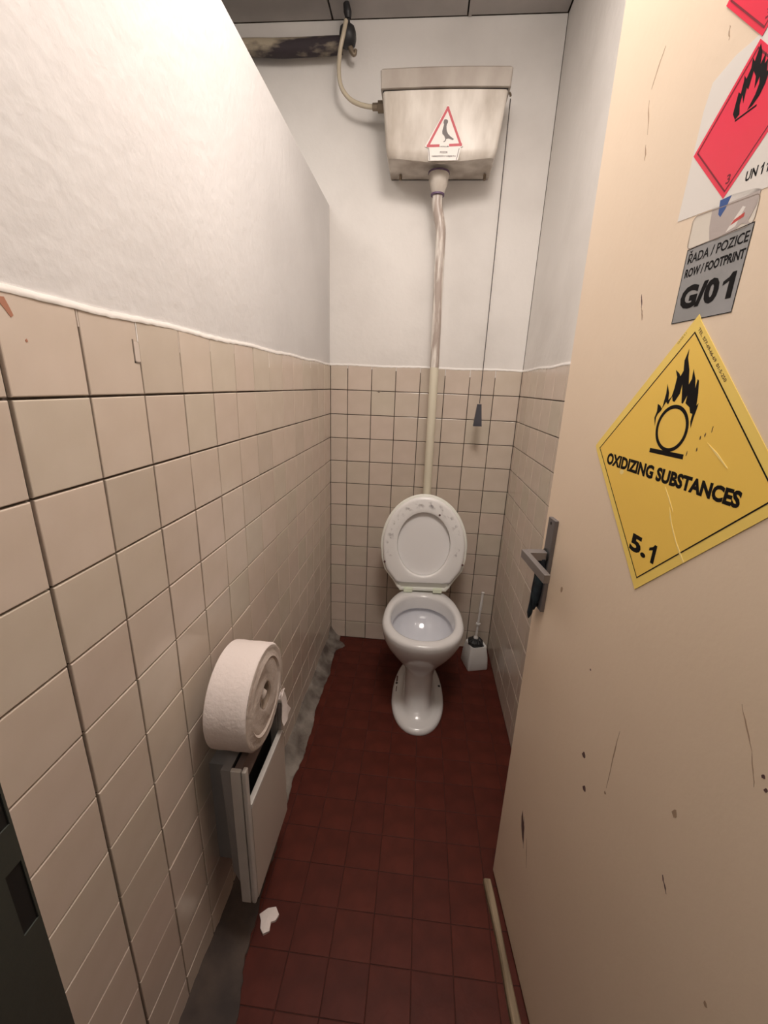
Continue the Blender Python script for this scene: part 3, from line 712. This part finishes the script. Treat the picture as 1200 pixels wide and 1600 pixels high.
bh = mk('brush_handle', *tube([al(0), al(.3), al(.6), al(.63), al(.95), al(1)], [.055,.055,.05,.065,.055,.07], 10, True, 3), 'white plastic', tb, smooth=True)
mk('handle_collar', *tube([al(.31), al(.34)], .10, 14, True, 1), 'white plastic', bh)
mk('handle_foot', *lathe([(.10, FZ+1.36), (.11, FZ+1.42), (.06, FZ+1.5)], 6.93, -1.27, 12), 'white plastic', tb, smooth=True)

# ---------------------------------------------------------------- paper dispenser and roll
ds = thing('towel_dispenser', 'boxy white paper dispenser with open top slot on the left wall', 'dispenser', (.5, -10.95, -10.57))
mk('wall_mount', *box(.0, .49, -11.55, -10.3, -10.0, -7.3), 'mount grey', ds)
y0, y1, z0, z1 = -12.0, -9.9, -10.58, -6.9
def ch(x, dlo):   # outline in y-z with chamfered lower corners
    return [(x, y0+dlo*.15, z0+dlo), (x, y0+dlo*.6, z0+dlo*.25), (x, y1-dlo*.6, z0+dlo*.25), (x, y1-dlo*.15, z0+dlo), (x, y1, z1), (x, y0, z1)]
o = mk('back_housing', *loft([ch(.49, .75), ch(.67, .45)]), 'mount grey', ds)
t_ = .09
shell = join(box(.67, .88, y0, y0+t_, z0, z1), box(.67, .88, y1-t_, y1, z0, z1), box(.67, .88, y0+t_, y1-t_, z0, z0+t_))
o = mk('shell', *shell, 'dispenser shell', ds); bevel(o, .02, 2)
o = mk('top_lip', *box(.72, .86, y0+t_, y1-t_, -7.42, -6.93), 'dispenser inner', ds)
mk('cavity', *box(.66, .70, y0+t_, y1-t_, z0+t_, z1-.02), 'black', ds)
cover = join(box(.895, .985, y0, y0+.14, z0, z1), box(.895, .985, y1-.10, y1, z0, -7.05), box(.895, .985, y0+.14, y1-.10, z0, -7.95))
o = mk('front_frame', *cover, 'dispenser shell', ds); bevel(o, .025, 2)
fpn = o = mk('front_panel', *box(.98, 1.0, y0+.12, y1-.01, z0+.02, -7.97), 'dispenser panel', ds)
o = mk('panel_lip', *box(.89, 1.005, y0+.12, y1-.08, -7.97, -7.86), 'dispenser shell', fpn); bevel(o, .015, 2)

rollt = thing('paper_roll', 'jumbo toilet paper roll lying upright on top of the dispenser', 'toilet paper', (.72, -11.1, -6.9))
RC, RZ, RR_ = -11.10, -5.86, 1.03
prof = [(.30, .30), (.9, .28), (RR_-.04, .29), (RR_, .32)]+[(RR_+.006*math.sin(k*2), .32+.72*k/6) for k in range(1, 6)]+[(RR_, 1.05), (RR_-.04, 1.095)]
rings = []
n = 72
for rr_, h in prof:
    rings.append([(h, RC+rr_*math.cos(2*math.pi*k/n)*(1.0), RZ+rr_*math.sin(2*math.pi*k/n)*(1.0)) for k in range(n)])
mk('paper_body', *loft(rings, True, False), 'tissue', rollt, smooth=True)
rings = []
for i in range(17):
    rr_ = RR_-.04-(RR_-.04-.27)*i/16; h = 1.095+(.012 if i % 2 else -.004)+(.02 if 3 < i < 6 else 0)
    rings.append([(h+.01*math.sin(3*2*math.pi*k/n+i*.5), RC+rr_*math.cos(2*math.pi*k/n), RZ+rr_*math.sin(2*math.pi*k/n)) for k in range(n)])
mk('wound_side', *loft(rings, False, False), 'tissue side', rollt, smooth=True)
rings = []
for rr_, h in ((.27, 1.09), (.25, 1.06), (.24, .6), (.24, .4)):
    rings.append([(h, RC+rr_*.75*math.cos(2*math.pi*k/30), RZ+rr_*1.1*math.sin(2*math.pi*k/30)) for k in range(30)])
rings.insert(0, [(1.095, RC+.27*math.cos(2*math.pi*k/30), RZ+.27*math.sin(2*math.pi*k/30)) for k in range(30)])
mk('core', *loft(rings, False, True), 'tissue core', rollt, smooth=True)
mk('paper_plug', *tube([(.8, RC+.02, RZ-.05), (.98, RC-.02, RZ+.02), (1.06, RC+.05, RZ+.1)], [.16,.13,.06], 7), 'tissue side', rollt)
def sheet(rows, th=.012):
    nr, nc = len(rows), len(rows[0]); V = [p for r_ in rows for p in r_]+[(p[0]-th, p[1], p[2]) for r_ in rows for p in r_]; Fc = []; K = nr*nc
    for i in range(nr-1):
        for j in range(nc-1):
            a = i*nc+j; Fc.append((a, a+1, a+nc+1, a+nc)); Fc.append((K+a, K+a+nc, K+a+nc+1, K+a+1))
    for j in range(nc-1):
        a = j; Fc.append((a, K+a, K+a+1, a+1)); a = (nr-1)*nc+j; Fc.append((a, a+1, K+a+1, K+a))
    for i in range(nr-1):
        a = i*nc; Fc.append((a, a+nc, K+a+nc, K+a)); a = i*nc+nc-1; Fc.append((a, K+a, K+a+nc, a+nc))
    return V, Fc
rows = []
for i in range(7):
    t = i/6; wd = .10+.16*t
    rows.append([(1.03+.10*t+.03*math.sin(j*1.6+i), -10.05+.10*t+(j/4-.5)*2*wd, -6.72-.78*t+.04*math.sin(j*2+i)) for j in range(5)])
mk('loose_end', *sheet(rows), 'tissue', rollt, smooth=True)
rows = []
for i in range(5):
    rows.append([(.86+.05*i, -10.28+.07*j+.03*i, -6.84+.05*math.sin(i+j)+.02*i) for j in range(5)])
mk('loose_end', *sheet(rows), 'tissue', rollt, smooth=True)

# scrap of paper on the floor
pts = [(-.22,.02),(-.06,.16),(.12,.2),(.24,.06),(.2,-.06),(.1,-.1),(.12,-.26),(0,-.34),(-.1,-.24),(-.14,-.1)]
V = [(1.02+a, -11.52+b, FZ+.03+random.uniform(0, .05)) for a, b in pts]+[(1.02, -11.55, FZ+.10)]
V += [(x, y, FZ+.003) for x, y, z in V[:10]]
Fc = [(i, (i+1) % 10, 10) for i in range(10)]+[(11+i, 11+(i+1) % 10, (i+1) % 10, i) for i in range(10)]+[tuple(range(20, 10, -1))]
tag(mk('paper_scrap', V, Fc, 'tissue'), 'small torn scrap of white paper on the red floor below the dispenser', 'paper scrap')
